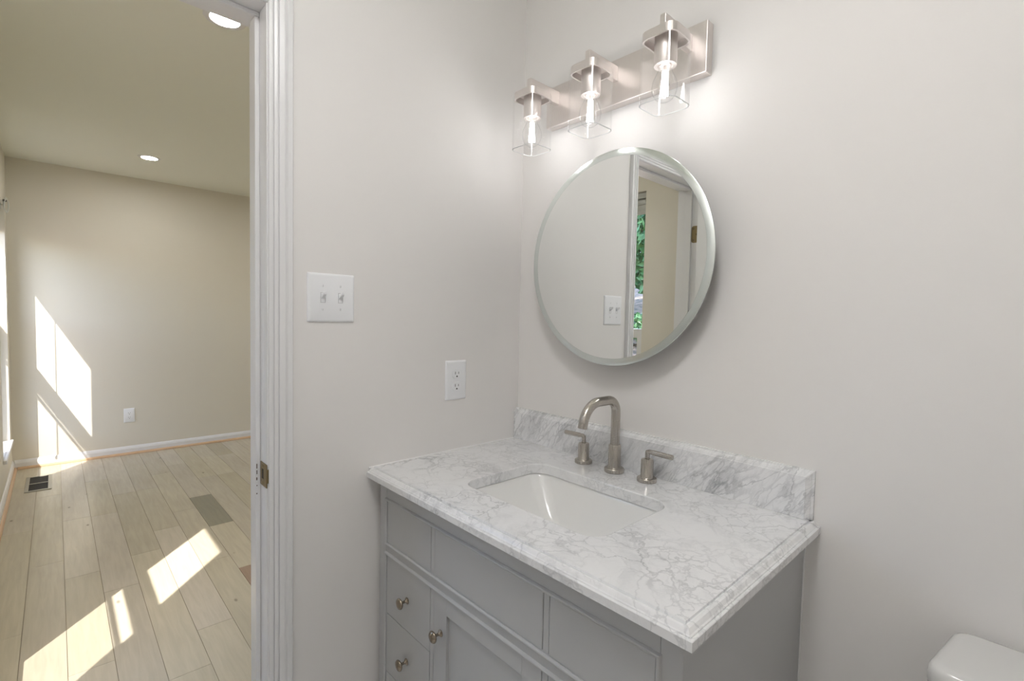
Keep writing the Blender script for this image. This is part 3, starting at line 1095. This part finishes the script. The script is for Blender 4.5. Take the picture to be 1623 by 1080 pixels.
def build_vanity():
    xl, xr, yf, yb = .018, .9235, -.5265, YW-.003
    zt = H-.0282
    t = thing('vanity_cabinet', 'grey painted vanity cabinet with drawers and doors under the marble top', 'cabinet', ((xl+xr)/2, -.26, 0))
    pw = .037
    # corner posts
    for a, b in ((xl, xl+pw), (xr-pw, xr)):
        for c, d_ in ((yf, yf+.042), (yb-.032, yb-.002)):
            q = 0 if c == yf else .0165
            m = MB(); m.box(a+q, b-q, c, d_, 0, zt, .0012)
            obj('leg', m, cab_grey, t)
    m = MB()
    # side panels, back, bottom
    m.box(xl+.002, xl+.0155, yf+.0435, yb, .11, zt-.0005, .0005)
    m.box(xr-.0155, xr-.0015, yf+.0435, yb, .11, zt-.0005, .0005)
    m.box(xl+.02, xr-.02, yb-.022, yb-.012, .11, zt-.25)
    m.box(xl+.02, xr-.02, yf+.03, yb-.03, .11, .128)
    # face frame
    yr = yf+.0004
    a, b = xl+pw+.0004, xr-pw-.0004
    m.box(a, b, yr, yr+.02, .785, zt-.001, .0006)          # top rail
    m.box(a, b, yr, yr+.02, .6285, .6655, .0006)           # middle rail
    m.box(a, b, yr, yr+.02, .11, .145, .0006)              # bottom rail
    for u, v in ((.2735, .2875), (.6465, .6605)):
        m.box(u, v, yr, yr+.02, .6657, .7848, .0006)
        m.box(u, v, yr, yr+.02, .1452, .6283, .0006)
    # added backing panel so the gaps read dark
    m.box(a, b, yr+.021, yr+.024, .146, .784)
    obj('carcass', m, cab_grey, t)
    m = MB(); m.box(xr-.002, xr+.0012, yb-.001, yb+.003, .11, zt-.001, .0008)
    obj('caulk_bead', m, silicone, t, label='white caulk line')
    # bead mouldings round the groups of fronts
    def bead(x0, x1, z0, z1):
        m = MB()
        w_ = .0085
        y0, y1 = yf-.0055, yr+.001
        def lp(ins, y): return [(x0+ins, y, z0+ins), (x1-ins, y, z0+ins), (x1-ins, y, z1-ins), (x0+ins, y, z1-ins)]
        pr = [(-w_, y1), (-w_, yf-.0005), (-w_+.002, y0+.001), (-w_+.004, y0), (-.002, y0+.0006), (0, y0+.003), (0, y1), (-w_, y1)]
        m.loft([lp(i, y) for i, y in pr], cap0=False, cap1=False, smooth=False)
        obj('bead_moulding', m, cab_grey, t)
    bead(.0590, .8810, .6640, .7790)
    bead(.0590, .8810, .150, .6285)
    # strip under the slab
    m = MB()
    m.box(xl-.004, xr+.006, yf-.008, yf+.01, zt-.011, zt-.0003, .002)
    m.box(xr-.002, xr+.004, yf+.01, yf+.042, zt-.011, zt-.0003, .001)
    obj('cornice_strip', m, cab_grey, t)
    g = .0015
    ypan0, ypan1 = yf-.0005, yf+.017
    # top row of fronts
    for u, v in ((.0590, .2735), (.2875, .6465), (.6605, .8810)):
        m = MB(); m.box(u+g, v-g, ypan0, ypan1, .6640+g, .7790-g, .0012)
        obj('drawer_front', m, cab_grey, t)
    # side drawer stacks
    for u, v in ((.0590, .2735), (.6605, .8810)):
        for z1, z0 in ((.6285, .4655), (.4655, .3015), (.3015, .150)):
            m = MB(); m.box(u+g, v-g, ypan0, ypan1, z0+g*.6, z1-g*.6, .0012)
            dr = obj('drawer', m, cab_grey, t)
            knob(dr, (u+v)/2+.001, ypan0, (z0+z1)/2)
    # centre door, shaker style
    u, v, z0, z1 = .2875+g, .6465-g, .150+g, .6285-g
    sw = .052
    m = MB()
    m.box(u, u+sw, ypan0, ypan1, z0, z1, .001)
    m.box(v-sw, v, ypan0, ypan1, z0, z1, .001)
    m.box(u+sw, v-sw, ypan0, ypan1, z1-.040, z1, .001)
    m.box(u+sw, v-sw, ypan0, ypan1, z0, z0+.052, .001)
    dr = obj('door', m, cab_grey, t)
    m = MB(); m.box(u+sw-.004, v-sw+.004, ypan0+.008, ypan0+.013, z0+.048, z1-.036)
    obj('door_panel', m, cab_grey, dr)
    knob(dr, u+.030, ypan0, .536)
build_vanity()

# ------------------------------------------------------------------ toilet
def build_toilet():
    cx = 1.385
    t = thing('toilet', 'white two piece toilet beside the vanity with its tank lid at the photo corner', 'toilet', (cx, -.35, 0))
    def tank_loop(ins, z, n=10):
        # trapezoid-ish plan, narrower at the wall, slightly bowed front
        yb, yf = YW-.010, -.178
        x0b, x1b = cx-.212, cx+.212
        x0f, x1f = cx-.237, cx+.237
        base = [(x1b, yb), (x0b, yb), (x0f, yf+.012), (x1f, yf+.012)]
        pts = []
        corners = [(x1b, yb, .018), (x0b, yb, .018), (x0f, yf+.008, .022), (x1f, yf+.008, .022)]
        c = Vector((cx, (yb+yf)/2, 0))
        P = [Vector((a, b, 0)) for a, b, _ in corners]
        out = []
        for i in range(4):
            p, pp, pn = P[i], P[i-1], P[(i+1) % 4]
            r = corners[i][2]
            d1, d2 = (pp-p).normalized(), (pn-p).normalized()
            s, e = p+d1*r*1.5, p+d2*r*1.5
            for k in range(n+1):
                q = k/n
                out.append(s*(1-q)**2 + p*2*q*(1-q) + e*q*q)
            if i == 2:
                for k in range(1, 8):
                    q = k/8
                    a_ = P[2]+ (P[3]-P[2]).normalized()*r*1.5
                    b_ = P[3]- (P[3]-P[2]).normalized()*r*1.5
                    v = a_*(1-q)+b_*q
                    v.y -= .016*math.sin(PI*q)
                    out.append(v)
        res = []
        for v in out:
            d = (v-c)
            hx, hy = .237, .098
            res.append((c.x+d.x*(1-ins/hx), c.y+d.y*(1-ins/hy), z))
        return res
    zt = .746
    m = MB()
    m.loft([tank_loop(.006, zt-.038), tank_loop(.001, zt-.036), tank_loop(0, zt-.030), tank_loop(0, zt-.016), tank_loop(.0015, zt-.009), tank_loop(.005, zt-.004), tank_loop(.011, zt-.001), tank_loop(.018, zt)], smooth=True)
    obj('tank_lid', m, toilet_china_dim, t, ang=80)
    m = MB()
    m.loft([tank_loop(.045, .365), tank_loop(.035, .372), tank_loop(.026, .40), tank_loop(.014, .60), tank_loop(.009, zt-.040)], smooth=True)
    tk = obj('tank', m, toilet_china_dim, t, ang=70)
    m = MB(); m.cyl((cx-.16, -.168, .655), (cx-.16, -.192, .655), .010, 20, bev=.001); m.box(cx-.165, cx-.085, -.200, -.192, .648, .662, .003)
    obj('flush_lever', m, nickel, tk)
    def bowl(z, w_, y0, y1, n=40):
        cy = (y0+y1)/2
        out = []
        for k in range(n):
            a = 2*PI*k/n
            ex = .85
            x = cx + w_*math.copysign(abs(math.cos(a))**ex, math.cos(a))
            y = cy + (y1-y0)/2*math.copysign(abs(math.sin(a))**ex, math.sin(a))
            out.append((x, y, z))
        return out
    m = MB()
    m.loft([bowl(.0, .115, -.60, -.10), bowl(.02, .112, -.60, -.10), bowl(.12, .095, -.57, -.10), bowl(.22, .12, -.60, -.10), bowl(.32, .165, -.66, -.10), bowl(.375, .182, -.69, -.07), bowl(.388, .182, -.69, -.07), bowl(.39, .176, -.685, -.075),
            bowl(.388, .135, -.64, -.26), bowl(.34, .12, -.61, -.28), bowl(.25, .07, -.52, -.33)], smooth=True)
    obj('bowl', m, toilet_china_dim, t, ang=60)
    m = MB()
    m.loft([bowl(.3905, .180, -.695, -.225), bowl(.394, .185, -.70, -.22), bowl(.404, .185, -.70, -.22), bowl(.408, .180, -.695, -.225), bowl(.407, .125, -.64, -.28), bowl(.392, .125, -.64, -.28), bowl(.3905, .180, -.695, -.225)], cap0=False, cap1=False, smooth=True)
    obj('seat', m, plastic_white, t, ang=50)
    m = MB()
    m.loft([bowl(.409, .182, -.698, -.222), bowl(.412, .186, -.702, -.215), bowl(.420, .186, -.702, -.215), bowl(.426, .17, -.68, -.23), bowl(.430, .10, -.6, -.3)], smooth=True)
    obj('seat_lid', m, plastic_white, t, ang=50)
    for s in (-1, 1):
        m = MB(); m.box(cx+s*.075-.018, cx+s*.075+.018, -.226, -.195, .3895, .428, .006)
        obj('seat_hinge', m, plastic_white, t)
build_toilet()

# ------------------------------------------------------------------ floor register
def build_register():
    x0, x1, y0, y1 = -3.885, -3.475, -1.362, -1.222
    t = thing('floor_register', 'open metal floor vent register in the oak floor under the window', 'vent', ((x0+x1)/2, (y0+y1)/2, 0))
    m = MB()
    b = .02
    m.box(x0, x0+b, y0, y1, .0002, .005, .0015); m.box(x1-b, x1, y0, y1, .0002, .005, .0015)
    m.box(x0+b, x1-b, y0, y0+b, .0002, .005, .0015); m.box(x0+b, x1-b, y1-b, y1, .0002, .005, .0015)
    obj('frame', m, register_mat, t)
    m = MB(); m.box(x0+b, x1-b, y0+b, y1-b, .0002, .0012)  # flat black sheet stands for the shade down the open duct
    obj('duct_shade', m, black_mat, t)
    m = MB(); m.box((x0+x1)/2-.006, (x0+x1)/2+.006, y0+b, y1-b, .0012, .004, .0005)
    obj('cross_bar', m, register_mat, t)
build_register()

# ------------------------------------------------------------------ outdoors
def gz(x, y):
    d = -(y+1.7)
    z = -.35 + max(0, d)*.215 + .05*math.sin(x*1.3+y*.7) + .04*math.sin(x*2.9-y*1.9)
    return z
def build_ground():
    m = MB()
    nx, ny = 50, 40
    loops = []
    for j in range(ny+1):
        y = Y0-.21 - j*.55
        loops.append([(-22+i*.62, y, gz(-22+i*.62, y)) for i in range(nx+1)])
    m.loft(loops, closed=False, smooth=True)
    bm = m.bm
    obj('ground', m, ground_mat, None, kind='structure')
build_ground()

def leaf_cloud(rnd, c, rad, n, size):
    """leaves through an ellipsoid shell volume"""
    t = bmesh.new()
    for _ in range(n):
        while True:
            v = Vector((rnd.uniform(-1, 1), rnd.uniform(-1, 1), rnd.uniform(-1, 1)))
            if .3 < v.length < 1: break
        p = Vector((c[0]+v.x*rad[0], c[1]+v.y*rad[1], c[2]+v.z*rad[2]))
        s = size*rnd.uniform(.6, 1.3)
        nrm = Vector((rnd.uniform(-1, 1), rnd.uniform(-1, 1), rnd.uniform(-.2, 1))).normalized()
        u = nrm.orthogonal().normalized()
        a = rnd.uniform(0, 2*PI)
        q = Matrix.Rotation(a, 3, nrm)
        u = q @ u
        v2 = nrm.cross(u)
        ps = [p-u*s, p-v2*s*.45+nrm*s*.08, p+u*s, p+v2*s*.45+nrm*s*.08]
        t.faces.new([t.verts.new(x) for x in ps])
    return t

def tree(x, y, h, cr, label, seed, n=2600, lm=None):
    rnd = random.Random(seed)
    z = gz(x, y)
    t = thing('tree', label, 'tree', (x, y, z-.05), 'trees on the slope outside')
    m = MB()
    pts = [(x+.08*math.sin(k*1.3+seed), y+.06*math.cos(k*1.7), z-.05+h*.7*k/6) for k in range(7)]
    m.tube(pts, [.13-.013*k for k in range(7)], 10)
    top = Vector(pts[3])
    for b in range(6):
        a = b*PI/3+rnd.uniform(0, .8)
        s = Vector(pts[3+b % 3])
        e = s+Vector((math.cos(a)*cr*.7, math.sin(a)*cr*.7, h*.18))
        m.tube([s, (s+e)/2+Vector((0, 0, .1)), e], [.05, .035, .012], 7)
    obj('trunk', m, bark, t)
    m = MB()
    for b in range(9):
        a = b*2.4
        rr = cr*.55*(b/9)**.5
        c = (x+rr*math.cos(a), y+rr*math.sin(a), z+h*(.31+.53*((b*5) % 9)/8))
        m._add(leaf_cloud(rnd, c, (cr*.55, cr*.55, h*.17), n//9, .12))
    obj('foliage', m, lm or leaves_mat, t)

def bush(x, y, r, h, label, seed, n=1500, lm=None):
    rnd = random.Random(seed)
    z = gz(x, y)
    t = thing('bush', label, 'bush', (x, y, z-.03), 'bushes on the slope outside')
    m = MB()
    for k in range(7):
        a = k*.9
        m.tube([(x, y, z-.03), (x+.3*r*math.cos(a), y+.3*r*math.sin(a), z+h*.5), (x+.6*r*math.cos(a), y+.6*r*math.sin(a), z+h*.85)], [.02, .014, .006], 6)
    obj('stem', m, bark, t)
    m = MB(); m._add(leaf_cloud(rnd, (x, y, z+h*.52), (r, r, h*.5), n, .06))
    obj('foliage', m, lm or leaves_dark, t)

tr = [(-5.6, -10.4, 3.4, 1.25), (-3.2, -10.2, 3.2, 1.2), (-8.2, -10.6, 3.6, 1.3), (-4.4, -13.2, 6.2, 1.35), (-7.2, -13.4, 6.6, 1.4), (-10.2, -13.2, 6.4, 1.4), (-5.9, -16.4, 8.0, 1.45), (-8.9, -16.6, 8.6, 1.5)]
tl = ['small leafy tree straight outside the nearer bedroom window', 'small tree outside at the left edge of the window view', 'small leafy tree outside beyond the far bedroom window',
      'tall tree behind the small one at the left edge outside', 'tall tree behind the small ones in the middle outside', 'tall tree farthest along the slope outside', 'very tall tree at the back of the slope outside', 'tallest tree at the back of the slope, beyond the far window']
for i, (p, l) in enumerate(zip(tr, tl)):
    tree(p[0], p[1], p[2], p[3], l, 20+i, n=4200, lm=leaves_mat if i % 3 else leaves_dark)
bs = [(-3.6, -7.2, .8, .62, 'low dark green bush nearest the window outside'), (-5.5, -7.4, .9, .65, 'round dark bush farther up the slope outside'), (-7.6, -7.6, .8, .7, 'dark bush outside beyond the far window')]
for i, p in enumerate(bs):
    bush(p[0], p[1], p[2], p[3], p[4], 50+i)
